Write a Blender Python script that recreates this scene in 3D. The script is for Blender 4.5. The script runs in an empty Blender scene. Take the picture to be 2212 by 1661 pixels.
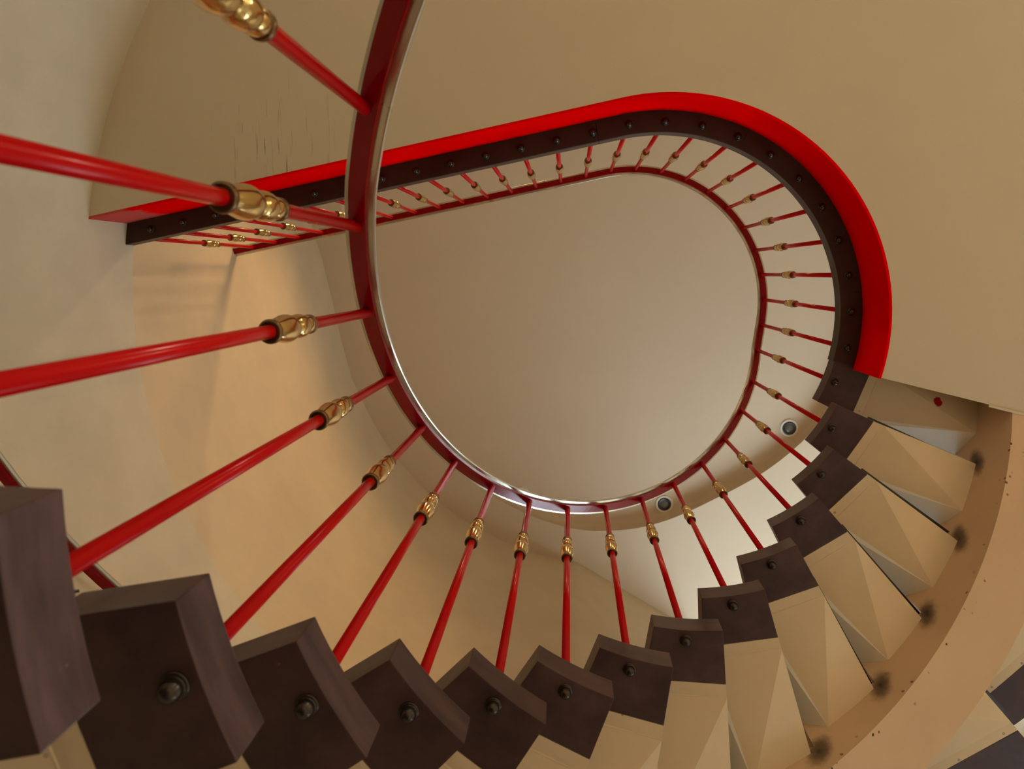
import bpy, bmesh, math, random
from math import sin, cos, radians, degrees, pi, hypot, atan2, floor, ceil
from mathutils import Vector, Matrix, noise
S = bpy.context.scene
COL = S.collection
random.seed(4)

# ------------------------------------------------------------------ camera
EYE = 1.30                     # height of the lens above the lower floor
PW, PH, FPX = 2212.0, 1661.0, 1660.0
zen = Vector(((1232 - PW/2)/FPX, (590 - PH/2)/FPX, 1)).normalized()
def img_to_world():
    """rotation taking (x right, y down, z forward) of the picture to the place (z up)"""
    k = zen.cross(Vector((0, 0, 1))); s = k.length; c = zen.z
    K = Matrix(((0, -k.z, k.y), (k.z, 0, -k.x), (-k.y, k.x, 0)))
    return Matrix.Identity(3) + K + (K @ K) * ((1 - c)/s**2)
R3 = img_to_world()
cam_d = bpy.data.cameras.new('camera'); cam = bpy.data.objects.new('camera', cam_d); COL.objects.link(cam)
ex, ey, ez = R3.col[0], R3.col[1], R3.col[2]
M = Matrix((ex, -ey, -ez)).transposed().to_4x4(); M.translation = Vector((0, 0, EYE))
cam.matrix_world = M
cam_d.sensor_width = 36; cam_d.lens = FPX/PW*36; cam_d.clip_start = .01
cam_d.dof.use_dof = True; cam_d.dof.focus_distance = 2.2; cam_d.dof.aperture_fstop = 9
S.camera = cam

# ------------------------------------------------------------------ world, windows' daylight, exposure
S.view_settings.view_transform = 'Standard'; S.view_settings.look = 'None'
S.view_settings.gamma = 1; S.view_settings.use_curve_mapping = False
S.view_settings.exposure = 0.15
w = bpy.data.worlds.new('world'); S.world = w; w.use_nodes = True
bg = w.node_tree.nodes['Background']; bg.inputs[0].default_value = (.72, .87, .98, 1); bg.inputs[1].default_value = 8.8
S.cycles.max_bounces = 10; S.cycles.diffuse_bounces = 7

def portal(name, loc, rot, sx, sy):
    d = bpy.data.lights.new(name, 'AREA'); d.shape = 'RECTANGLE'; d.size = sx; d.size_y = sy; d.cycles.is_portal = True
    o = bpy.data.objects.new(name, d); COL.objects.link(o); o.location = loc; o.rotation_euler = rot
# windows: (x0, x1, z0, z1) in the south wall y = SY ; (y0, y1, z0, z1) in the east wall x = EX
SY, EX, NY = 3.3, 3.7, -3.3
SWIN = [(1.0, 3.5, 3.85, 6.0), (2.5, 3.5, .6, 1.8)]
EWIN = []
for a in SWIN: portal('window_portal', ((a[0]+a[1])/2, SY+.10, (a[2]+a[3])/2), (-pi/2, 0, 0), a[1]-a[0], a[3]-a[2])
def lamp(name, loc, energy, col=(1, .66, .34), size=150, rad=.04, parent=None, kind='SPOT'):
    d = bpy.data.lights.new(name, kind); d.energy = energy; d.color = col; d.shadow_soft_size = rad
    if kind == 'SPOT': d.spot_size = radians(size); d.spot_blend = .6
    o = bpy.data.objects.new(name, d); COL.objects.link(o); o.location = loc
    if parent: o.parent = parent
    return o
for a in EWIN: portal('window_portal', (EX+.10, (a[0]+a[1])/2, (a[2]+a[3])/2), (0, pi/2, 0), a[3]-a[2], a[1]-a[0])

# ------------------------------------------------------------------ helpers
def tag(o, label=None, cat=None, group=None, kind=None):
    if label: o['label'] = label
    if cat: o['category'] = cat
    if group: o['group'] = group
    if kind: o['kind'] = kind
    return o
def obj(name, me, mat=None, parent=None, smooth=False):
    if isinstance(me, bmesh.types.BMesh):
        b = me; me = bpy.data.meshes.new(name)
        b.to_mesh(me); b.free()
    o = bpy.data.objects.new(name, me); COL.objects.link(o)
    if mat and not me.materials: me.materials.append(mat)
    if smooth:
        for p in me.polygons: p.use_smooth = True
    if parent: o.parent = parent
    return o
def build(name, V, F, mat=None, parent=None, smooth=False, recalc=True, bevel=0, uv=None):
    me = bpy.data.meshes.new(name); me.from_pydata([tuple(v) for v in V], [], F)
    if uv:
        l = me.uv_layers.new(name='UVMap')
        for p in me.polygons:
            for li in p.loop_indices: l.data[li].uv = uv[me.loops[li].vertex_index]
    if recalc or bevel:
        b = bmesh.new(); b.from_mesh(me)
        if recalc: bmesh.ops.recalc_face_normals(b, faces=b.faces)
        if bevel:
            ed = [e for e in b.edges if len(e.link_faces) == 2 and e.calc_face_angle(0) > .5]
            bmesh.ops.bevel(b, geom=ed, offset=bevel, segments=2, affect='EDGES', profile=.6)
        b.to_mesh(me); b.free()
    o = obj(name, me, mat, parent, smooth)
    return o
def empty(name, loc=(0, 0, 0)):
    o = bpy.data.objects.new(name, None); COL.objects.link(o); o.location = loc; o.empty_display_size = .05
    return o
def copy_tree(o, parent=None):
    c = o.copy(); COL.objects.link(c)
    if parent: c.parent = parent
    for ch in list(o.children): copy_tree(ch, c)
    return c

# ------------------------------------------------------------------ materials
def nmat(name, base, rough=.5, metal=0, coat=0, spec=.5):
    m = bpy.data.materials.new(name); m.use_nodes = True
    b = m.node_tree.nodes['Principled BSDF']
    b.inputs['Base Color'].default_value = (*base, 1); b.inputs['Roughness'].default_value = rough
    b.inputs['Metallic'].default_value = metal; b.inputs['Coat Weight'].default_value = coat
    b.inputs['Specular IOR Level'].default_value = spec
    b.inputs['Coat Roughness'].default_value = .12
    return m
def N(m, t, **kw):
    n = m.node_tree.nodes.new(t)
    for k, v in kw.items():
        if k in n.inputs: n.inputs[k].default_value = v
        else: setattr(n, k, v)
    return n
def L(m, a, b): m.node_tree.links.new(a, b)
def ramp(m, fac, stops):
    r = N(m, 'ShaderNodeValToRGB'); e = r.color_ramp.elements
    while len(e) < len(stops): e.new(.5)
    for i, (p, c) in enumerate(stops): e[i].position = p; e[i].color = (*c, 1) if len(c) == 3 else c
    L(m, fac, r.inputs[0]); return r
def mixc(m, fac, a, b, mode='MIX'):
    x = N(m, 'ShaderNodeMix', data_type='RGBA', blend_type=mode)
    for s, v in ((0, fac), (6, a), (7, b)):
        if hasattr(v, 'links'): L(m, v, x.inputs[s])
        else: x.inputs[s].default_value = v if s == 0 else (*v, 1)
    return x.outputs[2]
def coords(m, kind='Object'): return N(m, 'ShaderNodeTexCoord').outputs[kind]
def geo(m): return N(m, 'ShaderNodeNewGeometry').outputs['Position']
def bsdf(m): return m.node_tree.nodes['Principled BSDF']
def bump(m, h, strength=.2, dist=.002):
    b = N(m, 'ShaderNodeBump', Strength=strength, Distance=dist); L(m, h, b.inputs['Height']); L(m, b.outputs[0], bsdf(m).inputs['Normal'])

def plaster(name, base, var=.06, scale=3, rough=.75, bstr=.25):
    m = nmat(name, base, rough, spec=.25); co = geo(m)
    n1 = N(m, 'ShaderNodeTexNoise', Scale=scale, Detail=6.0, Roughness=.6); L(m, co, n1.inputs[0])
    n2 = N(m, 'ShaderNodeTexNoise', Scale=140.0, Detail=3.0); L(m, co, n2.inputs[0])
    d = tuple(c*(1-var*1.6) for c in base); l = tuple(min(1, c*(1+var)) for c in base)
    r = ramp(m, n1.outputs[0], [(.3, d), (.7, l)]); L(m, r.outputs[0], bsdf(m).inputs['Base Color'])
    bump(m, n2.outputs[0], bstr, .0012)
    return m
M_wall = plaster('cream wall plaster', (.60, .54, .42), .05, 4)
M_upwall = plaster('cream upper wall plaster', (.62, .505, .35), .05, 3)
M_soffit = plaster('cream soffit paint', (.60, .525, .40), .02, 2)
M_ceil = plaster('cream ceiling paint', (.62, .51, .375), .02, 1.5)
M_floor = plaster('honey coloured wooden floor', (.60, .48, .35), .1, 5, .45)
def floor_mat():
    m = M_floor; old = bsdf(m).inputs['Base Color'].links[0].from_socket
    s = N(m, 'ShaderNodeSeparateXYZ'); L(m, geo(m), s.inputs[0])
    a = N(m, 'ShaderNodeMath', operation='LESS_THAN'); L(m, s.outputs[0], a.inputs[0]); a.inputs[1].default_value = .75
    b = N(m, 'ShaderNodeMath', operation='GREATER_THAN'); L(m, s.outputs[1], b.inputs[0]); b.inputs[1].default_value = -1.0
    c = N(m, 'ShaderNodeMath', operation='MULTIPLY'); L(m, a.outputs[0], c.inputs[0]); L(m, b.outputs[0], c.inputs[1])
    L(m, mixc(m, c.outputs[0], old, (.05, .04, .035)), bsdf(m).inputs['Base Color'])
floor_mat()                       # unseen dark patch added to cut bounce onto the near blocks, wood beyond
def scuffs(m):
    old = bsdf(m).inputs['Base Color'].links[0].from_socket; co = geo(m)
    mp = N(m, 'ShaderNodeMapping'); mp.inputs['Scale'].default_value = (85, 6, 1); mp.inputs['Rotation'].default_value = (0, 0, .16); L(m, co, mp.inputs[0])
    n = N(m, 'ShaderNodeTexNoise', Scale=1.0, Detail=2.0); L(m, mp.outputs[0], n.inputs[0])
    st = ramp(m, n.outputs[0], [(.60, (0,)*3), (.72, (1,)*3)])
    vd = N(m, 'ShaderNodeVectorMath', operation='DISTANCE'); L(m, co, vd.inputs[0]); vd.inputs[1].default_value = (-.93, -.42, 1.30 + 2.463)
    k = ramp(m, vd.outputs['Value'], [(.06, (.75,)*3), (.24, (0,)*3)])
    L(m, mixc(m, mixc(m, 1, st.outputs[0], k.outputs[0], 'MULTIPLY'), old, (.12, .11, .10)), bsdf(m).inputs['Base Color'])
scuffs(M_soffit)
M_upfloor = plaster('pale upper floor', (.45, .36, .27), .1, 5, .5)
M_ext = plaster('outer wall', (.6, .55, .45))

def concrete_mat():
    m = plaster('cream tread underside paint', (.66, .54, .37), .03, 6, .6, .15)
    co = geo(m)
    v = N(m, 'ShaderNodeTexVoronoi', Scale=16.0); L(m, co, v.inputs[0])
    r = ramp(m, v.outputs['Distance'], [(.0, (1, 1, 1)), (.035, (1, 1, 1)), (.05, (0, 0, 0))])
    n = N(m, 'ShaderNodeTexNoise', Scale=3.3); L(m, co, n.inputs[0])
    r2 = ramp(m, n.outputs[0], [(.60, (0, 0, 0)), (.66, (1, 1, 1))])
    f = mixc(m, 1, r.outputs[0], r2.outputs[0], 'MULTIPLY')
    old = bsdf(m).inputs['Base Color'].links[0].from_socket
    d = (R3 @ Vector(((2027-PW/2)/FPX, (868-PH/2)/FPX, 1))); d = d/d.z*2.64; d.z = 0
    fl = N(m, 'ShaderNodeVectorMath', operation='MULTIPLY'); L(m, co, fl.inputs[0]); fl.inputs[1].default_value = (1, 1, 0)
    vd = N(m, 'ShaderNodeVectorMath', operation='DISTANCE'); L(m, fl.outputs[0], vd.inputs[0]); vd.inputs[1].default_value = d
    nd = N(m, 'ShaderNodeTexNoise', Scale=60.0); L(m, co, nd.inputs[0])
    ad = N(m, 'ShaderNodeMath', operation='MULTIPLY_ADD'); L(m, nd.outputs[0], ad.inputs[0]); ad.inputs[1].default_value = .014; L(m, vd.outputs['Value'], ad.inputs[2])
    sp = ramp(m, ad.outputs[0], [(.0, (1,)*3), (.021, (1,)*3), (.0225, (0,)*3)])
    L(m, mixc(m, sp.outputs[0], mixc(m, f, old, (.10, .06, .03)), (.40, .002, .006)), bsdf(m).inputs['Base Color'])
    return m
M_tread = concrete_mat()

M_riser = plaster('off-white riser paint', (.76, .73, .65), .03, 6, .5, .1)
def beam_mat():
    m = plaster('cream beam paint', (.60, .43, .28), .04, 5, .6, .2)
    uv = coords(m, 'UV'); s = N(m, 'ShaderNodeSeparateXYZ'); L(m, uv, s.inputs[0])
    def mth(op, a, b=None):
        x = N(m, 'ShaderNodeMath', operation=op)
        for i, v in enumerate((a, b)):
            if v is None: continue
            if hasattr(v, 'links'): L(m, v, x.inputs[i])
            else: x.inputs[i].default_value = v
        return x.outputs[0]
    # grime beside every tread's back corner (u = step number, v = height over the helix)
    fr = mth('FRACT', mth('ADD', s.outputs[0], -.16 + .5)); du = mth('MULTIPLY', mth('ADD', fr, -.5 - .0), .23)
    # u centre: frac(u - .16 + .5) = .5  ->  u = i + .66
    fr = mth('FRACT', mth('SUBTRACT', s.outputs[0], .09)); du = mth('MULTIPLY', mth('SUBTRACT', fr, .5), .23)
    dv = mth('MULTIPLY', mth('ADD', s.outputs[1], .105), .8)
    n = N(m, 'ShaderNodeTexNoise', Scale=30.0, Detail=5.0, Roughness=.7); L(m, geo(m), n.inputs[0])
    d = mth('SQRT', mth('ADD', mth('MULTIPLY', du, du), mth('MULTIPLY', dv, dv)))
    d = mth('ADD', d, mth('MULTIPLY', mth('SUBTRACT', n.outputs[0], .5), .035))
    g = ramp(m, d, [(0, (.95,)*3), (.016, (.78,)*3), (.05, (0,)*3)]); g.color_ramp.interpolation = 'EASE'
    # small mould flecks along the lower arris
    v = N(m, 'ShaderNodeTexVoronoi', Scale=38.0); L(m, geo(m), v.inputs[0])
    fl = ramp(m, v.outputs['Distance'], [(.0, (1,)*3), (.13, (1,)*3), (.19, (0,)*3)])
    n2 = N(m, 'ShaderNodeTexNoise', Scale=9.0); L(m, geo(m), n2.inputs[0])
    f2 = ramp(m, n2.outputs[0], [(.47, (0,)*3), (.53, (1,)*3)])
    ff = mixc(m, 1, fl.outputs[0], f2.outputs[0], 'MULTIPLY')
    edge = N(m, 'ShaderNodeVertexColor', layer_name='edge')
    ff = mixc(m, 1, ff, edge.outputs[0], 'MULTIPLY')
    old = bsdf(m).inputs['Base Color'].links[0].from_socket
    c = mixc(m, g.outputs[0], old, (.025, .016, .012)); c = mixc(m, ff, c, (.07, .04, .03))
    L(m, c, bsdf(m).inputs['Base Color'])
    return m
M_beam = beam_mat()

def wood_mat(name, base, light):
    m = nmat(name, base, .42, coat=.0, spec=.24); co = geo(m)
    mp = N(m, 'ShaderNodeMapping'); mp.inputs['Scale'].default_value = (1, 1, 5); L(m, co, mp.inputs[0])
    n1 = N(m, 'ShaderNodeTexNoise', Scale=9.0, Detail=6.0, Roughness=.62); L(m, mp.outputs[0], n1.inputs[0])
    r = ramp(m, n1.outputs[0], [(.32, base), (.72, light)])
    n2 = N(m, 'ShaderNodeTexNoise', Scale=42.0, Detail=8.0, Roughness=.8); L(m, co, n2.inputs[0])
    r2 = ramp(m, n2.outputs[0], [(.685, (0,)*3), (.70, (1,)*3)])
    c = mixc(m, r2.outputs[0], r.outputs[0], (.34, .24, .17))
    L(m, c, bsdf(m).inputs['Base Color'])
    rr = ramp(m, n1.outputs[0], [(.3, (.34,)*3), (.7, (.52,)*3)]); L(m, rr.outputs[0], bsdf(m).inputs['Roughness'])
    bump(m, n1.outputs[0], .15, .002)
    return m
M_wood = wood_mat('plum brown painted wood', (.038, .020, .023), (.094, .052, .052))
M_board = wood_mat('dark brown painted board', (.030, .014, .010), (.055, .026, .018))

def red_mat(name='red gloss paint', base=(.54, .0004, .002), wear=.735):
    m = nmat(name, base, .24, coat=.03, spec=.13); co = geo(m)
    n = N(m, 'ShaderNodeTexNoise', Scale=38.0, Detail=6.0, Roughness=.75); L(m, co, n.inputs[0])
    r = ramp(m, n.outputs[0], [(wear, (0,)*3), (wear+.012, (1,)*3)])
    n1 = N(m, 'ShaderNodeTexNoise', Scale=5.0, Detail=3.0); L(m, co, n1.inputs[0])
    b = ramp(m, n1.outputs[0], [(.3, tuple(c*.85 for c in base)), (.7, base)])
    L(m, mixc(m, r.outputs[0], b.outputs[0], (.55, .36, .30)), bsdf(m).inputs['Base Color'])
    bump(m, n.outputs[0], .06, .002)
    return m
M_red = red_mat()
M_redbar = red_mat('deep red gloss paint', (.27, .001, .004), .745)
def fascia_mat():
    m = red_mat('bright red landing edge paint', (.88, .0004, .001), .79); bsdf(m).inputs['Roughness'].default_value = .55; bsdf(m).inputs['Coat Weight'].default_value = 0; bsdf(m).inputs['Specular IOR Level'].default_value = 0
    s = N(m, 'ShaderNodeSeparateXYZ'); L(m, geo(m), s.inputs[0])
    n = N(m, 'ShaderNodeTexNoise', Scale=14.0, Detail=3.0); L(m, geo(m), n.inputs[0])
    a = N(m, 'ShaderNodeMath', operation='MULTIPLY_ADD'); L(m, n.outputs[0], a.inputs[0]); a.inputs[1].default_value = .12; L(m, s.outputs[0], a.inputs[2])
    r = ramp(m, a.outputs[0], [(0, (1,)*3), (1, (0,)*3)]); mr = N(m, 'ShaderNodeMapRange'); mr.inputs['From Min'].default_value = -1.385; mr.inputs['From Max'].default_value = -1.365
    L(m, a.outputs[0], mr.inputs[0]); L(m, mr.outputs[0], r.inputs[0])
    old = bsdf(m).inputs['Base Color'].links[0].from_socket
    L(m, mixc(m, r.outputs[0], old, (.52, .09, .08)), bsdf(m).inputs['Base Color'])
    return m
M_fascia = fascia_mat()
M_brass = nmat('polished brass', (.70, .49, .20), .16, 1)
M_brassd = nmat('tarnished brass collar', (.20, .13, .07), .3, 1)
def cap_mat():
    m = nmat('worn pale metal capping', (.62, .58, .46), .3, 1)
    n = N(m, 'ShaderNodeTexNoise', Scale=7.0, Detail=2.0); L(m, geo(m), n.inputs[0])
    r = ramp(m, n.outputs[0], [(.35, (.52, .50, .40)), (.65, (.66, .63, .53))]); L(m, r.outputs[0], bsdf(m).inputs['Base Color'])
    r = ramp(m, n.outputs[0], [(.35, (.42,)*3), (.65, (.2,)*3)]); L(m, r.outputs[0], bsdf(m).inputs['Roughness'])
    return m
M_cap = cap_mat()
M_bolt = nmat('blackened bolt', (.055, .045, .04), .25, .7)
M_white = nmat('white enamel', (.75, .70, .62), .4)
M_black = nmat('black plastic', (.02, .02, .022), .35)
M_screw = nmat('painted screw', (.42, .33, .23), .5)
def glow(name, col, st):
    m = nmat(name, (.8, .8, .8)); bsdf(m).inputs['Emission Color'].default_value = (*col, 1); bsdf(m).inputs['Emission Strength'].default_value = st; return m
M_lamp = glow('warm lamp glass', (1, .72, .40), 12)
M_lens = nmat('grey lamp glass', (.13, .135, .13), .15)
def glass_mat():
    m = bpy.data.materials.new('window glass'); m.use_nodes = True; nt = m.node_tree; nt.nodes.remove(nt.nodes['Principled BSDF'])
    t = nt.nodes.new('ShaderNodeBsdfTransparent'); g = nt.nodes.new('ShaderNodeBsdfGlossy'); g.inputs['Roughness'].default_value = .02
    x = nt.nodes.new('ShaderNodeMixShader'); x.inputs[0].default_value = .06
    L(m, t.outputs[0], x.inputs[1]); L(m, g.outputs[0], x.inputs[2]); L(m, x.outputs[0], nt.nodes['Material Output'].inputs[0]); return m
M_glass = glass_mat()

# ------------------------------------------------------------------ layout of the stair
CX, CY = .291, .1597           # axis of the stair in plan (camera stands at 0, 0)
RISE, LB = .175, 1.106
H0 = .2155*LB
PITCH = 12.03
def A(x): return 163.3 - PITCH*(x - 2)          # bearing of step x, degrees
def hb(x): return EYE + H0 + RISE*x              # underside of step x
def pt(r, a, z): a = radians(a); return Vector((CX + r*cos(a), CY + r*sin(a), z))
DEL = {1: -1.4, 2: -1.2, 3: -.8, 4: -.25, 6: .3, 7: .3, 8: .3, 9: .1, 12: -.6}
BAL = {-2: 2.2, -1: 1.3, 0: .84, 1: .5, 2: .1, 3: .7, 4: 1.05, 5: 1.5, 6: 1.8, 7: 1.75, 8: 1.5, 9: 1.35, 10: 1.0, 11: .85, 12: .5, 13: .55, 14: .25}   # the balusters are set out a little unevenly
LAND = EYE + 2.685                              # underside of the landing's edge board
LTOP = LAND + .062                              # landing floor
SOF = EYE + 2.463                               # landing soffit
CEIL = EYE + 5.28
NA = -101.0                                     # bearing of the straight side's normal
nv = Vector((cos(radians(NA)), sin(radians(NA)), 0)); tv = Vector((nv.y, -nv.x, 0))
def edge_path(r, s_end, a0=14.0, step=3.0, s_step=.1):
    """plan line at distance r round the well: arc from a0 down to NA, then the straight side"""
    P = []; a = a0
    while a > NA: P.append(pt(r, a, 0)); a -= step
    s = 0
    while s < s_end: P.append(Vector((CX, CY, 0)) + nv*r + tv*s); s += s_step
    P.append(Vector((CX, CY, 0)) + nv*r + tv*s_end)
    return P
def sweep(P, prof, closed_ends=True):
    """P: list of points, prof: list of (lateral toward the well, up)"""
    V = []; F = []; n = len(prof)
    for i, p in enumerate(P):
        a = P[max(i-1, 0)]; b = P[min(i+1, len(P)-1)]
        t = Vector((b.x-a.x, b.y-a.y, 0)).normalized(); side = Vector((-t.y, t.x, 0))
        if side.dot(Vector((CX, CY, 0)) - Vector((p.x, p.y, 0))) < 0 and False: side = -side
        for (x, y) in prof: V.append(p + side*x + Vector((0, 0, y)))
    for i in range(len(P)-1):
        for j in range(n): k = (j+1) % n; F.append((i*n+j, i*n+k, (i+1)*n+k, (i+1)*n+j))
    if closed_ends: F.append(tuple(range(n))); F.append(tuple(range((len(P)-1)*n, len(P)*n)))
    return V, F

# ------------------------------------------------------------------ the shell
def quadstrip(Ps, z0, z1):
    V = []; F = []
    for p in Ps: V += [(p[0], p[1], z0), (p[0], p[1], z1)]
    for i in range(len(Ps)-1): F.append((2*i, 2*i+1, 2*i+3, 2*i+2))
    return V, F
def thick_wall(name, Ps, z0, z1, th, mat, smooth=True):
    """wall along plan line Ps, th to the left of its direction; returns a closed solid"""
    V = []; F = []; n = len(Ps)
    for i, p in enumerate(Ps):
        a = Ps[max(i-1, 0)]; b = Ps[min(i+1, n-1)]
        t = Vector((b[0]-a[0], b[1]-a[1])).normalized(); o = Vector((t.y, -t.x))*th
        V += [(p[0], p[1], z0), (p[0], p[1], z1), (p[0]+o.x, p[1]+o.y, z1), (p[0]+o.x, p[1]+o.y, z0)]
    for i in range(n-1):
        for j in range(4): k = (j+1) % 4; F.append((4*i+j, 4*i+k, 4*i+4+k, 4*i+4+j))
    F += [(0, 1, 2, 3), (4*n-4, 4*n-3, 4*n-2, 4*n-1)]
    o = build(name, V, F, mat)
    me = o.data
    for p in me.polygons: p.use_smooth = smooth and abs(p.normal.z) < .5
    if smooth:
        b = bmesh.new(); b.from_mesh(me)
        for e in b.edges:
            if len(e.link_faces) == 2 and e.calc_face_angle(0) > .6: e.smooth = False
        b.to_mesh(me); b.free()
    return tag(o, kind='structure')
# lower wall: straight leg from the south, arc R 1.9, straight leg to the north
def wall_line(R, a0, a1, dirA, lenA, dirB, lenB):
    P = [pt(R, a0 + (a1-a0)*i/70, 0) for i in range(71)]
    out = [P[0] + Vector((dirA[0], dirA[1], 0))*lenA] + P + [P[-1] + Vector((dirB[0], dirB[1], 0))*lenB]
    return [(p.x, p.y) for p in out]
low = wall_line(1.9, 97, 211, (.86, .51), .95, (.50, -.866), 3.0)
upw = [pt(1.90, 97 + (157-97)*i/40, 0) for i in range(41)]
upp = [(upw[0].x + .86*.95, upw[0].y + .51*.95)] + [(p.x, p.y) for p in upw] + [(-1.535, .733), (-1.572, .58), (-1.608, .425), (-1.657, .179), (-1.712, -.095), (-1.758, -.243), (-2.35, -3.4)]
thick_wall('wall_west', low, 0, LTOP - .01, .25, M_wall)
thick_wall('wall_west_upper', upp, LTOP - .01, CEIL + .02, .25, M_upwall)
def panel_wall(name, axis, pos, lo, hi, z0, z1, wins, th=.2):
    """flat wall with window openings; axis 'x' = runs along x at y=pos"""
    us = sorted({lo, hi} | {v for q_ in wins for v in q_[:2]}); zs = sorted({z0, z1} | {v for q_ in wins for v in q_[2:]})
    V = []; F = []
    def p(u, v, d): return (u, pos+d, v) if axis == 'x' else (pos+d, u, v)
    for i in range(len(us)-1):
        for j in range(len(zs)-1):
            um, zm = (us[i]+us[i+1])/2, (zs[j]+zs[j+1])/2
            if any(q_[0] < um < q_[1] and q_[2] < zm < q_[3] for q_ in wins): continue
            for d in (0, th if pos > 0 else -th):
                b = len(V); V += [p(us[i], zs[j], d), p(us[i+1], zs[j], d), p(us[i+1], zs[j+1], d), p(us[i], zs[j+1], d)]; F.append((b, b+1, b+2, b+3))
    for q_ in wins:
        c = [(q_[0], q_[2]), (q_[1], q_[2]), (q_[1], q_[3]), (q_[0], q_[3])]
        for k in range(4):
            a, e = c[k], c[(k+1) % 4]; b = len(V); t2 = th if pos > 0 else -th
            V += [p(*a, 0), p(*e, 0), p(*e, t2), p(*a, t2)]; F.append((b, b+1, b+2, b+3))
    return tag(build(name, V, F, M_wall), kind='structure')
panel_wall('wall_south', 'x', SY, -2.6, EX, 0, CEIL, SWIN)
panel_wall('wall_east', 'y', EX, NY, SY, 0, CEIL, EWIN)
panel_wall('wall_north', 'x', NY, -2.6, EX, 0, CEIL, [])
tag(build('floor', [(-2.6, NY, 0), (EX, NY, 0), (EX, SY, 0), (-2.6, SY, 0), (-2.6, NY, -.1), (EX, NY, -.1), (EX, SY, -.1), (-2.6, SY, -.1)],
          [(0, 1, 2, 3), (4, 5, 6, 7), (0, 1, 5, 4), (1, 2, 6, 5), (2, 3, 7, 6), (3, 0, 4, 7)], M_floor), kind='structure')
def box(V, F, x0, x1, y0, y1, z0, z1):
    b = len(V); V += [(x, y, z) for z in (z0, z1) for (x, y) in ((x0, y0), (x1, y0), (x1, y1), (x0, y1))]
    F += [tuple(b+i for i in f) for f in ((0, 1, 2, 3), (4, 5, 6, 7), (0, 1, 5, 4), (1, 2, 6, 5), (2, 3, 7, 6), (3, 0, 4, 7))]
wn = 0
for axis, pos, wins in (('x', SY, SWIN), ('y', EX, EWIN)):
    for a in wins:
        wn += 1; V = []; F = []; fw = .05
        def bb(u0, u1, z0, z1, d0=.04, d1=.10):
            if axis == 'x': box(V, F, u0, u1, pos+d0, pos+d1, z0, z1)
            else: box(V, F, pos+d0, pos+d1, u0, u1, z0, z1)
        bb(a[0], a[1], a[2], a[2]+fw); bb(a[0], a[1], a[3]-fw, a[3]); bb(a[0], a[0]+fw, a[2]+fw, a[3]-fw); bb(a[1]-fw, a[1], a[2]+fw, a[3]-fw)
        um = (a[0]+a[1])/2; bb(um-.025, um+.025, a[2]+fw, a[3]-fw)
        f = tag(build('window_%d' % wn, V, F, M_white), kind='structure')
        V = []; F = []; bb(a[0]+fw, um-.025, a[2]+fw, a[3]-fw, .066, .072); bb(um+.025, a[1]-fw, a[2]+fw, a[3]-fw, .066, .072)
        g = build('window_glass', V, F, M_glass, f)

# ceiling with its coved recess
loop = []
for p in [(-2.15, -2.9), (-1.90, -1.9), (-1.69, -1.0), (-1.572, -.485), (-1.535, -.267), (-1.44, .17), (-1.352, .60), (-1.298, .778)]: loop.append(Vector((p[0], p[1], 0)))
for (r, a) in [(1.69, 152), (1.665, 146), (1.65, 137.5), (1.637, 130), (1.637, 123.5), (1.642, 117), (1.65, 110.6), (1.657, 105), (1.66, 99.5), (1.66, 95), (1.653, 91.8), (1.645, 84.6), (1.62, 76.6), (1.595, 70), (1.58, 64.3), (1.582, 58), (1.594, 51.8), (1.605, 47), (1.62, 41.7), (1.64, 35.3), (1.655, 28), (1.66, 20), (1.66, 10), (1.66, 0)]: loop.append(pt(r, a, 0))
loop += [Vector((1.95, -1.2, 0)), Vector((1.95, -2.9, 0))]
def smooth_loop(P, it=2):
    for _ in range(it):
        Q = []
        for i in range(len(P)):
            a, b = P[i], P[(i+1) % len(P)]; Q += [a*.75+b*.25, a*.25+b*.75]
        P = Q
    return P
loop = smooth_loop(loop, 2)
b = bmesh.new()
outer = [b.verts.new(v) for v in ((-2.8, NY, CEIL), (EX, NY, CEIL), (EX, SY, CEIL), (-2.8, SY, CEIL))]
inner = [b.verts.new((p.x, p.y, CEIL)) for p in loop]
es = [b.edges.new((outer[i], outer[(i+1) % 4])) for i in range(4)] + [b.edges.new((inner[i], inner[(i+1) % len(inner)])) for i in range(len(inner))]
bmesh.ops.triangle_fill(b, edges=es, use_beauty=True)
rings = [inner]; cen = Vector((.15, -.4, 0))
def inset(P, d):
    out = []; n = len(P)
    for i in range(n):
        t = (P[(i+1) % n] - P[i-1]).normalized(); out.append(P[i] + Vector((t.y, -t.x, 0))*d)
    return out
area = sum(loop[i].x*loop[(i+1) % len(loop)].y - loop[(i+1) % len(loop)].x*loop[i].y for i in range(len(loop)))
sg = -1 if area > 0 else 1
for k in range(8):
    if k == 0: d, z = 0, .05
    else: t = k/7*pi/2; d, z = .055*(1-cos(t)), .05 + .055*sin(t)
    rings.append([b.verts.new((p.x, p.y, CEIL + z)) for p in inset(loop, sg*d)])
n = len(inner)
for r0, r1 in zip(rings, rings[1:]):
    for i in range(n):
        f = b.faces.new((r0[i], r0[(i+1) % n], r1[(i+1) % n], r1[i])); f.smooth = r0 is not inner
tf = b.faces.new(rings[-1])
bmesh.ops.recalc_face_normals(b, faces=b.faces)
me = bpy.data.meshes.new('ceiling'); b.to_mesh(me); b.free(); me.materials.append(M_ceil)
ceiling = bpy.data.objects.new('ceiling', me); COL.objects.link(ceiling); tag(ceiling, kind='structure')
RTOP = CEIL + .105

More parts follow.
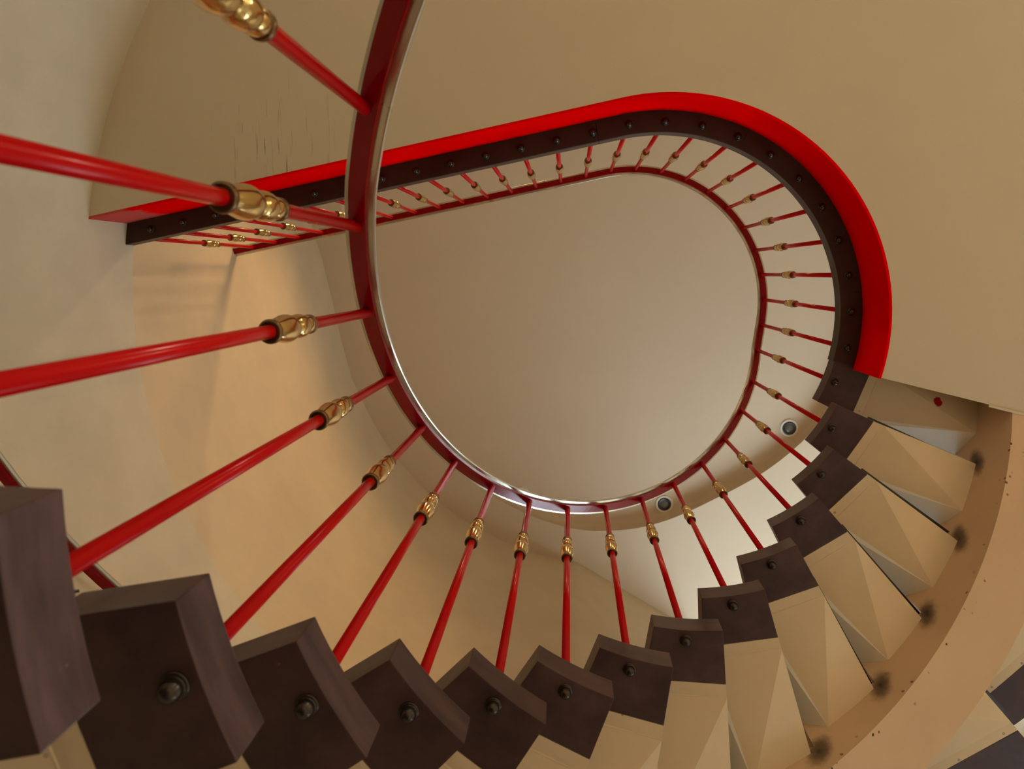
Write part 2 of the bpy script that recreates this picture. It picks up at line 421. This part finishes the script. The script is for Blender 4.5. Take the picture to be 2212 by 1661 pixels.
# landing slab
ip = edge_path(.700, 2.05, 14.0)
V = []; F = []
def outer_pt(i):
    p = ip[i]
    if i == 0: return pt(4.0, 14.0, 0)
    d = Vector((p.x-CX, p.y-CY, 0)).normalized() if i < 39 else nv
    k = 1e9
    for v_, lim in ((d.x, EX), (d.y, NY)):
        c0 = p.x if lim == EX else p.y
        if v_*(lim - c0) > 1e-6: k = min(k, (lim-c0)/v_)
    return p + d*k
op = [outer_pt(i) for i in range(len(ip))]
op[0] = Vector((EX, CY + (EX-CX)*math.tan(radians(14)), 0))
# corner of the room
ci = max(i for i in range(len(op)) if abs(op[i].x-EX) < 1e-3)
n = len(ip)
for p, o_ in zip(ip, op):
    for q_ in (p, o_):
        V += [(q_.x, q_.y, SOF), (q_.x, q_.y, LTOP)]
for i in range(n-1):
    a = 4*i; F += [(a, a+4, a+6, a+2), (a+1, a+5, a+7, a+3), (a, a+4, a+5, a+1), (a+2, a+6, a+7, a+3)]
F += [(0, 1, 3, 2), (4*n-4, 4*n-3, 4*n-1, 4*n-2)]
k = len(V); V += [(EX, NY, SOF), (EX, NY, LTOP)]; a = 4*ci
F += [(a+2, k, a+6), (a+3, k+1, a+7)]
slab = tag(build('ceiling_landing', V, F, M_soffit), kind='structure')
# left remainder of the slab, west of the straight path's end
# red painted edge of the slab
V, F = sweep([p + Vector((0, 0, SOF - .001)) for p in edge_path(.700, 2.05, 14.3, 2)], [(0.0, 0), (.007, .0), (.007, .2215), (0.0, .2215)])
def side_sign():
    P = edge_path(.7, 1); t = (P[2]-P[1]).normalized(); s = Vector((-t.y, t.x, 0)); return 1 if s.dot(Vector((CX, CY, 0))-P[1]) > 0 else -1
SG = side_sign()
def swp(P, prof): return sweep(P, [(SG*x, y) for x, y in prof])
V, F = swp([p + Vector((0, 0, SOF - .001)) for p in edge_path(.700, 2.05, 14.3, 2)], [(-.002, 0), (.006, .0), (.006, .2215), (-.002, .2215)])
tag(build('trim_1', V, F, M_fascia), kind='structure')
# dark boards over the slab edge that carry the balusters
V = []; F = []
full = [p + Vector((0, 0, LAND)) for p in edge_path(.70, 2.03, 13.2, 1.5, .08)]
cuts = [0, 14, 24, 33, 52, 78, len(full)-1]
land_board = empty('landing_edging', full[0])
tag(land_board, 'curved dark brown wooden edging along the upper landing, studded with bolt heads underneath', 'edging')
for a, e in zip(cuts, cuts[1:]):
    seg = [p.copy() for p in full[a:e+1]]
    d = (seg[1]-seg[0]).normalized(); seg[0] += d*.0008; d = (seg[-1]-seg[-2]).normalized(); seg[-1] -= d*.0008
    V, F = swp([p - full[0] for p in seg], [(.0005, 0), (.075, 0), (.077, .002), (.077, .060), (.075, .062), (.0005, .062)])
    # sweep uses absolute positions for the side only through differences, so local points are fine
    build('edging_board', V, F, M_board, land_board)
V = [pt(r_, a_, z_) for z_ in (SOF-.006, SOF) for (r_, a_) in ((1.04, 14.0), (1.9, 14.0), (1.9, 14.25), (1.04, 14.4))]
tag(build('trim_2', V, [(0, 1, 2, 3), (4, 5, 6, 7), (0, 1, 5, 4), (1, 2, 6, 5), (2, 3, 7, 6), (3, 0, 4, 7)], M_soffit), kind='structure')
# ------------------------------------------------------------------ curved beam under the treads
def Rb(x): return 1.103 - .009*(13 - max(x, 6))
def depth(x): return .18 + .025*(max(x, 8) - 9.75)
V = []; F = []; UV = []; xs = []
x = -7.0
while x < 14.55:
    xs.append(x); x += 1/16
W = .185
rows = []
for x in xs:
    z = EYE + H0 + RISE*x; zb = z - depth(x)
    i = ceil(x - .5 - 1e-6); zt = hb(i) + .02
    if x > 14.45: zt = hb(14) + .02
    rows.append((x, zb, zt))
pts = []
first = True
seq = []
for j, (x, zb, zt) in enumerate(rows):
    seq.append((x, zb, zt))
    if j+1 < len(rows) and rows[j+1][2] - zt > .05: seq.append((x + 1/16 - 1e-4, rows[j+1][1], zt))
NV = 7
for (x, zb, zt) in seq:
    zb = max(zb, .0); zt = max(zt, zb + .02); a = A(x); r = Rb(x); hel = EYE + H0 + RISE*x
    ring = []
    for k in range(NV): zz = zb + (zt - zb)*(k/(NV-1))**1.5; ring.append((r, zz))
    ring += [(r+W, zt), (r+W, zb), (r+W*.66, zb), (r+W*.33, zb), (r+.012, zb)]
    for (rr, zz) in ring: V.append(pt(rr, a, zz)); UV.append((x, zz - hel if rr == r else -9))
m_ = NV + 5
for j in range(len(seq)-1):
    for k in range(m_): kk = (k+1) % m_; F.append((j*m_+k, j*m_+kk, (j+1)*m_+kk, (j+1)*m_+k))
F += [tuple(range(m_)), tuple(range((len(seq)-1)*m_, len(seq)*m_))]
beam = build('stair_beam', V, F, M_beam, uv=UV)
tag(beam, 'thick curved cream beam winding up beneath the treads, grimy beside each tread', 'beam')
ca = beam.data.color_attributes.new('edge', 'FLOAT_COLOR', 'POINT')
for vi, v in enumerate(beam.data.vertices):
    k = vi % m_; e = {0: 1, 1: .6, m_-1: 1, m_-2: .04}.get(k, .0); ca.data[vi].color = (e, e, e, 1)

# ------------------------------------------------------------------ treads
def arc_block(r0, r1, a0, a1, z0, z1, nseg=8, straight_outer=False, straight_inner=False):
    V = []; F = []
    for j in range(nseg+1):
        a = a0 + (a1-a0)*j/nseg
        k = cos(radians((a0-a1)/2))/cos(radians(a-(a0+a1)/2))
        rr1 = r1*k if straight_outer else r1
        rr0 = r0*k if straight_inner else r0
        for (r, z) in ((rr0, z0), (rr1, z0), (rr1, z1), (rr0, z1)): V.append(Vector((r*cos(radians(a)), r*sin(radians(a)), z)))
    for j in range(nseg):
        for k in range(4): kk = (k+1) % 4; F.append((4*j+k, 4*j+kk, 4*j+4+kk, 4*j+4+k))
    F += [(0, 1, 2, 3), (4*nseg, 4*nseg+1, 4*nseg+2, 4*nseg+3)]
    return V, F
def make_tread(i):
    """local frame: stair axis at the origin, bearing 0 = the tread's own bearing, z = 0 its underside; the root stands on the axis' radius .95"""
    dl = DEL.get(i, 0)
    root = empty('stair_tread', pt(.95, A(i), hb(i)))
    root.rotation_euler.z = radians(A(i))
    off = Vector((-.95, 0, 0))
    n_, b_ = 7.8 + dl, -6.1 + dl
    T = .062
    RI, RJ, RK, RO = .629, .757, 1.535, 1.665
    V, F = arc_block(RI, RJ-.0012, n_, b_, 0, T, 8, straight_outer=True)
    bl = build('inner_end_block', [v+off for v in V], F, M_wood, root, bevel=.0016)
    V, F = arc_block(RK+.0015, RO, n_, b_, 0, T, 8, straight_inner=True)
    build('outer_end_block', [v+off for v in V], F, M_wood, root, bevel=.0016)
    # cream middle: flat bands beside the blocks, a keel that deepens toward the beam
    rb = Rb(i); ko = .5 + .42*(14-max(i, 4)); bo = b_ + (-.7 if i > 12 else 0)
    st = [(RJ, n_-1.2, 0, 0), (.785, n_-1.3, 0, 0), (.789, n_-1.35, -.004, 0), (rb, ko, -.092, bo-b_), (rb+W, ko+.3, -.092, 0), (1.500, n_-2, -.004, 0), (1.504, n_-1.5, 0, 0), (RK, n_-1.5, 0, 0)]
    V = []; F = []
    def lp(r, a, z):
        return Vector((r*cos(radians(a)), r*sin(radians(a)), z)) + off
    for (r, ka, kz, db) in st:
        # noseTop, noseBottom, keel, backBottom, backTop
        cz = -.003 if .78 < r < 1.503 else 0
        kk = cos(radians((n_-b_)/2)) if abs(r-RJ) < 1e-6 or abs(r-RK) < 1e-6 else 1
        V += [lp(r, n_, T), lp(r, n_, min(cz, kz*.22)), lp(r, ka, kz), lp(r, b_+db, cz), lp(r, b_+db, T)]
    for j in range(len(st)-1):
        a, c = 5*j, 5*j+5
        F += [(a, a+1, c+1, c), (a+3, a+4, c+4, c+3), (a+4, a, c, c+4)]
        if st[j][2] > st[j+1][2]: F += [(a+3, a+2, c+2), (a+3, c+2, c+3)]
        elif st[j][2] < st[j+1][2]: F += [(a+2, c+2, c+3), (a+2, c+3, a+3)]
        else: F += [(a+2, a+3, c+3, c+2)]
    F += [(0, 1, 2, 3, 4), tuple(5*(len(st)-1)+k for k in range(5))]
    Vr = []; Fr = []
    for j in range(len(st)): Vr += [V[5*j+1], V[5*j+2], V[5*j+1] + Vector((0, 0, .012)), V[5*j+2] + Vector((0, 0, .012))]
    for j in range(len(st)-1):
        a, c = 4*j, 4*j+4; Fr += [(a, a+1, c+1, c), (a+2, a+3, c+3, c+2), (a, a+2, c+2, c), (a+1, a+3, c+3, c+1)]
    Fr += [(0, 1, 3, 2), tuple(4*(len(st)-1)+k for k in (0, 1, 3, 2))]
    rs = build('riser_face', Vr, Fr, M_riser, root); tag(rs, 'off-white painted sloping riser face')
    Vc, Fc = arc_block(RJ+.004, RK-.004, n_+.15, b_-.48, T, T+.004, 8)
    cv = build('tread_covering', [v+off for v in Vc], Fc, M_black, root); tag(cv, 'thin black covering showing as a line at the back edge')
    mid = build('concrete_body', V, F, M_tread, root)
    tag(mid, 'cream painted concrete middle of the tread')
    # painted-over screws in the flat bands
    for r in (.771, 1.520):
        for a in (n_-2.6, (n_+b_)/2, b_+1.4):
            c = lp(r, a, 0); V = []; F = []
            for (rad, dz) in ((.0042, .0), (.0038, -.0012), (.0024, -.0012), (.002, -.0004)):
                for s in range(10): V.append(c + Vector((rad*cos(s*pi/5), rad*sin(s*pi/5), dz)))
            for q_ in range(3):
                for s in range(10): t = (s+1) % 10; F.append((q_*10+s, q_*10+t, q_*10+10+t, q_*10+10+s))
            F.append(tuple(30+s for s in range(10)))
            build('screw_head', V, F, M_screw, mid)
    return root
ordn = ['', 'first', 'second', 'third', 'fourth', 'fifth', 'sixth', 'seventh', 'eighth', 'ninth', 'tenth', 'eleventh', 'twelfth', 'thirteenth', 'fourteenth', 'fifteenth', 'sixteenth', 'seventeenth', 'eighteenth', 'nineteenth', 'twentieth', 'twenty-first', 'twenty-second', 'twenty-third', 'twenty-fourth', 'twenty-fifth', 'twenty-sixth']
for i in range(-2, 15):
    t = make_tread(i)
    if i == 1: lb = 'nearest stair tread, its plum end block cut by the left edge'
    elif i == 14: lb = 'topmost cream stair tread with plum end block, touching the red landing edge'
    elif i < 1: lb = 'cream stair tread with plum end blocks, %s below the nearest visible tread' % ordn[1-i]
    else: lb = 'cream stair tread with plum end block, %s above the nearest one at left' % ordn[i-1]
    tag(t, lb, 'stair tread', 'treads of the winding stair')

# ------------------------------------------------------------------ balusters
def lathe(prof, n=20, base=0):
    V = []; F = []
    for (r, z) in prof:
        for s in range(n): V.append(Vector((r*cos(2*pi*s/n), r*sin(2*pi*s/n), z+base)))
    for q_ in range(len(prof)-1):
        for s in range(n): t = (s+1) % n; F.append((q_*n+s, q_*n+t, (q_+1)*n+t, (q_+1)*n+s))
    F += [tuple(range(n)), tuple((len(prof)-1)*n+s for s in range(n))]
    return V, F
def ball(c, r, a0, a1, n=9, sq=1.0):
    return [(r*cos(a0+(a1-a0)*k/n), c + sq*r*sin(a0+(a1-a0)*k/n)) for k in range(n+1)]
def catmull(P, n=6):
    out = []
    for i in range(len(P)-1):
        p0 = P[max(i-1, 0)]; p1 = P[i]; p2 = P[i+1]; p3 = P[min(i+2, len(P)-1)]
        for k in range(n):
            t = k/n; out.append(tuple(.5*((2*b_) + (-a_+c_)*t + (2*a_-5*b_+4*c_-d_)*t*t + (-a_+3*b_-3*c_+d_)*t**3) for a_, b_, c_, d_ in zip(p0, p1, p2, p3)))
    out.append(P[-1]); return out
def make_baluster(length):
    root = empty('baluster')
    V, F = lathe([(.0083, .012), (.0083, length + .004)], 24); build('rod', V, F, M_red, root, smooth=True)
    zb = .645
    def ringp(z, r, h): return [(r-.0035, z), (r-.0005, z+.0006), (r, z+h*.3), (r, z+h*.7), (r-.0005, z+h-.0006), (r-.0035, z+h)]
    body = catmull([(.0105, .008), (.0112, .012), (.0142, .024), (.0172, .043), (.0176, .055), (.0150, .070), (.0112, .078)], 5)
    body += catmull([(.0114, .079), (.0146, .086), (.0158, .097), (.0146, .108), (.0108, .115)], 4)
    body += catmull([(.0106, .116), (.0122, .122), (.0126, .128), (.0108, .135)], 3)
    V, F = lathe([(r, z+zb) for r, z in body], 28); k = build('brass_knob', V, F, M_brass, root, smooth=True)
    for nm, z, r, h in (('collar', zb, .0150, .008), ('collar', zb+.135, .0132, .007)):
        V, F = lathe(ringp(z, r, h), 28); c_ = build(nm, V, F, M_brassd, k, smooth=True); tag(c_, 'tarnished dark collar ring')
    V, F = lathe([(.0135, .0), (.0135, -.0018), (.0115, -.003), (.0102, -.003)] + ball(-.009, .0105, 0.3, -pi/2+.05, 8, 1.1)[0:], 20)
    build('bolt_head', V, F, M_bolt, root, smooth=True)
    return root
protoS = make_baluster(LB); protoL = make_baluster(1.185)
studA = {2: 163.3+.0}
meas = {2: 162.9, 3: 151.8, 4: 140.1}
def place_bal(i):
    a = A(i) + BAL.get(i, 0); o = protoS if i == -2 else copy_tree(protoS)
    o.location = pt(.652, a, hb(i)); o.rotation_euler.z = radians(a)
    if i == -2: lb = 'red baluster entering at the top left corner, its brass knob cut by the top edge'
    elif i == -1: lb = 'thick near red baluster crossing the upper left, its brass knob over the landing edging'
    elif i == 0: lb = 'red baluster running from the left edge, brass knob against the warm lit wall'
    elif i == 1: lb = 'red baluster rising from behind the nearest plum block at far left'
    elif i == 14: lb = 'slim red baluster on the topmost tread, beside the landing'
    else: lb = 'red baluster with brass knob on the %s tread above the nearest one' % ordn[i-1]
    tag(o, lb, 'baluster', 'balusters along the winding stair')
for i in range(-2, 15): place_bal(i)
for o in list(COL.objects):                     # the two nearest knobs sit a little lower on their rods
    if o.parent and o.name.startswith('brass_knob'):
        d = round(math.degrees(atan2(o.parent.location.y-CY, o.parent.location.x-CX)) % 360, 1)
        if o.parent is protoS: o.location.z = -.028
        elif abs(d - 200.69) < .3: o.location.z = -.010
first = True
for k in range(26):
    if k < 10: p = pt(.657, 8.5 - 10.75*k, LAND)
    else: p = Vector((CX, CY, LAND)) + nv*.657 + tv*(-.027 + .1225*(k-10))
    o = protoL if k == 0 else copy_tree(protoL)
    o.location = p
    if k < 10: lb = 'small red baluster with brass knob on landing curve, %s from the top of the stair' % ordn[k+1]
    else: lb = 'small red baluster with brass knob on straight landing side, %s from left end' % ordn[26-k]
    tag(o, lb, 'baluster', 'balusters along the upper landing')

# ------------------------------------------------------------------ handrails
def hrail(x): return hb(x) + LB
HL = LAND + 1.185
P = []; x = -7.0
while x < 13.9:
    P.append(pt(.652 - max(0, -1.5-x)*.006, A(x), hrail(x))); x += .125
z13 = hrail(13.9)
for k, (a, z) in enumerate([(19.5, HL-.075), (16, HL-.045), (13, HL-.022), (10, HL-.008), (7, HL)]): P.append(pt(.653 + .001*k, a, z))
a = 4
while a > NA: P.append(pt(.657, a, HL)); a -= 2.5
s = 0
while s < 2.02: P.append(Vector((CX, CY, HL)) + nv*.657 + tv*s); s += .1
P.append(Vector((CX, CY, HL)) + nv*.66 + tv*2.06)
def rail(name, P, label, wd=1):
    root = empty(name, P[0]); Q = [p - P[0] for p in P]
    V, F = swp(Q, [(-.0135*wd, 0), (-.0125*wd, -.0008), (.0125*wd, -.0008), (.0135*wd, 0), (.0135*wd, .010), (-.0135*wd, .010)])
    o = build('rail_bar', V, F, M_redbar, root); tag(o, 'deep red painted flat bar')
    prof = [(-.0225, .012), (-.0215, .0095), (.0235, .0095), (.0255, .012), (.0262, .017), (.0250, .0225), (.0215, .026), (.012, .0285), (0, .0292), (-.012, .0285), (-.0205, .026), (-.0235, .0205)]
    V, F = swp(Q, [(a_*wd, b_) for a_, b_ in prof])
    o = build('rail_capping', V, F, M_cap, root, smooth=True); tag(o, 'worn pale metal capping')
    me = o.data; bb = bmesh.new(); bb.from_mesh(me)
    for e in bb.edges:
        if len(e.link_faces) == 2 and e.calc_face_angle(0) > .6: e.smooth = False
    bb.to_mesh(me); bb.free()
    tag(root, label, 'handrail'); return root
rail('handrail', P, 'curved red handrail with pale metal capping sweeping round the open well onto the landing')
Q = []; x = -2.0
while x < 12.0: Q.append(pt(1.84, A(x), EYE + 1.59 + .19*x)); x += .2
wr = rail('wall_handrail', Q, 'dark red handrail on the wall at far left, glimpsed between the two nearest tread blocks', 1.0)
for x in (0, 3.5, 7, 10.5):
    c = pt(1.84, A(x), EYE + 1.59 + .19*x) - Q[0]; wv = pt(1.905, A(x), EYE + 1.59 + .19*x - .04) - Q[0]
    V = []; F = []
    for (p_, ) in ((c,), (c + Vector((0, 0, -.04)),), (wv,)):
        for s in range(8): V.append(p_ + Vector((.006*cos(s*pi/4), .006*sin(s*pi/4), .004*sin(s*pi/4))))
    for q_ in range(2):
        for s in range(8): t = (s+1) % 8; F.append((q_*8+s, q_*8+t, q_*8+8+t, q_*8+8+s))
    build('bracket', V, F, M_bolt, wr, smooth=True)

# ------------------------------------------------------------------ recessed spot lights in the ceiling recess
def downlight(loc, lit, label, col=(1, .70, .38)):
    root = empty('recessed_spotlight', loc)
    V, F = lathe([(.045, 0), (.064, 0), (.064, -.004), (.060, -.008), (.050, -.008), (.045, -.004)], 32); build('trim_ring', V, F, M_white, root, smooth=False)
    V, F = lathe([(.028, -.001), (.046, -.001), (.046, -.0085), (.040, -.0095), (.029, -.007)], 32); build('baffle', V, F, M_black, root)
    V, F = lathe([(.0305, -.001), (.0305, -.006), (.025, -.010), (.012, -.013), (.001, -.0135)], 24); o = build('lamp_glass', V, F, M_lamp if lit else M_lens, root, smooth=True)
    if lit: lamp('spot_lamp', (0, 0, -.03), lit, col, 140, .03, root)
    tag(root, label, 'ceiling light', 'recessed ceiling spots')
downlight(pt(1.538, 36.6, RTOP), False, 'unlit round recessed spotlight, the right one of two in the ceiling')
downlight(pt(1.528, 75.3, RTOP), False, 'unlit round recessed spotlight, the left one of two in the ceiling')
downlight(pt(1.57, 114, RTOP), False, 'unlit recessed spotlight hidden behind the bottom of the handrail curve')

# unseen spots added in the landing's soffit, bouncing warm fill off the lower floor
for k, (x, y, e) in enumerate([(1.3, -2.3, 215), (3.0, -1.2, 270)]):
    downlight((x, y, SOF), e, 'added unseen fill spotlight in the landing soffit beyond the top edge, %s from the left' % ordn[k+1], (1, .86, .66))

# warm fill lamps added over the upper landing, out of sight above the slab
for k, (x, y, e) in enumerate([(-.5, -1.9, 45), (1.2, -2.2, 45), (2.9, -1.2, 45)]):
    z = CEIL if k == 2 else RTOP
    downlight((x, y, z), e, 'added warm fill spotlight above the upper landing, hidden by its slab, %s from the left' % ordn[k+1])
# picture-light style spot on the north side, aimed at the curved wall
root = empty('track_spotlight', (-.35, -1.55, RTOP)); aim = Vector((-1.42, .80, EYE + 3.75)) - root.location
V, F = lathe([(.004, 0), (.035, .0), (.035, .05), (.03, .10), (.012, .13), (.003, .135)], 24)
q_ = Vector((0, 0, 1)).rotation_difference(-aim); V = [q_ @ (v - Vector((0, 0, .0))) + Vector((0, 0, -.14)) for v in V]
build('lamp_housing', V, F, M_black, root, smooth=True)
V, F = lathe([(.006, -.14), (.006, 0), (.03, -.002), (.03, 0)], 16); build('stem', V, F, M_black, root)
lo = lamp('spot_lamp', (0, 0, -.14), 175, (1, .58, .22), 52, .22, root); lo.rotation_euler = aim.to_track_quat('-Z', 'Y').to_euler(); lo.location = Vector((0, 0, -.14)) + aim.normalized()*.012
lo.data.spot_blend = 1.0
tag(root, 'black ceiling spotlight above the landing, aimed at the warm lit curved wall', 'spotlight')
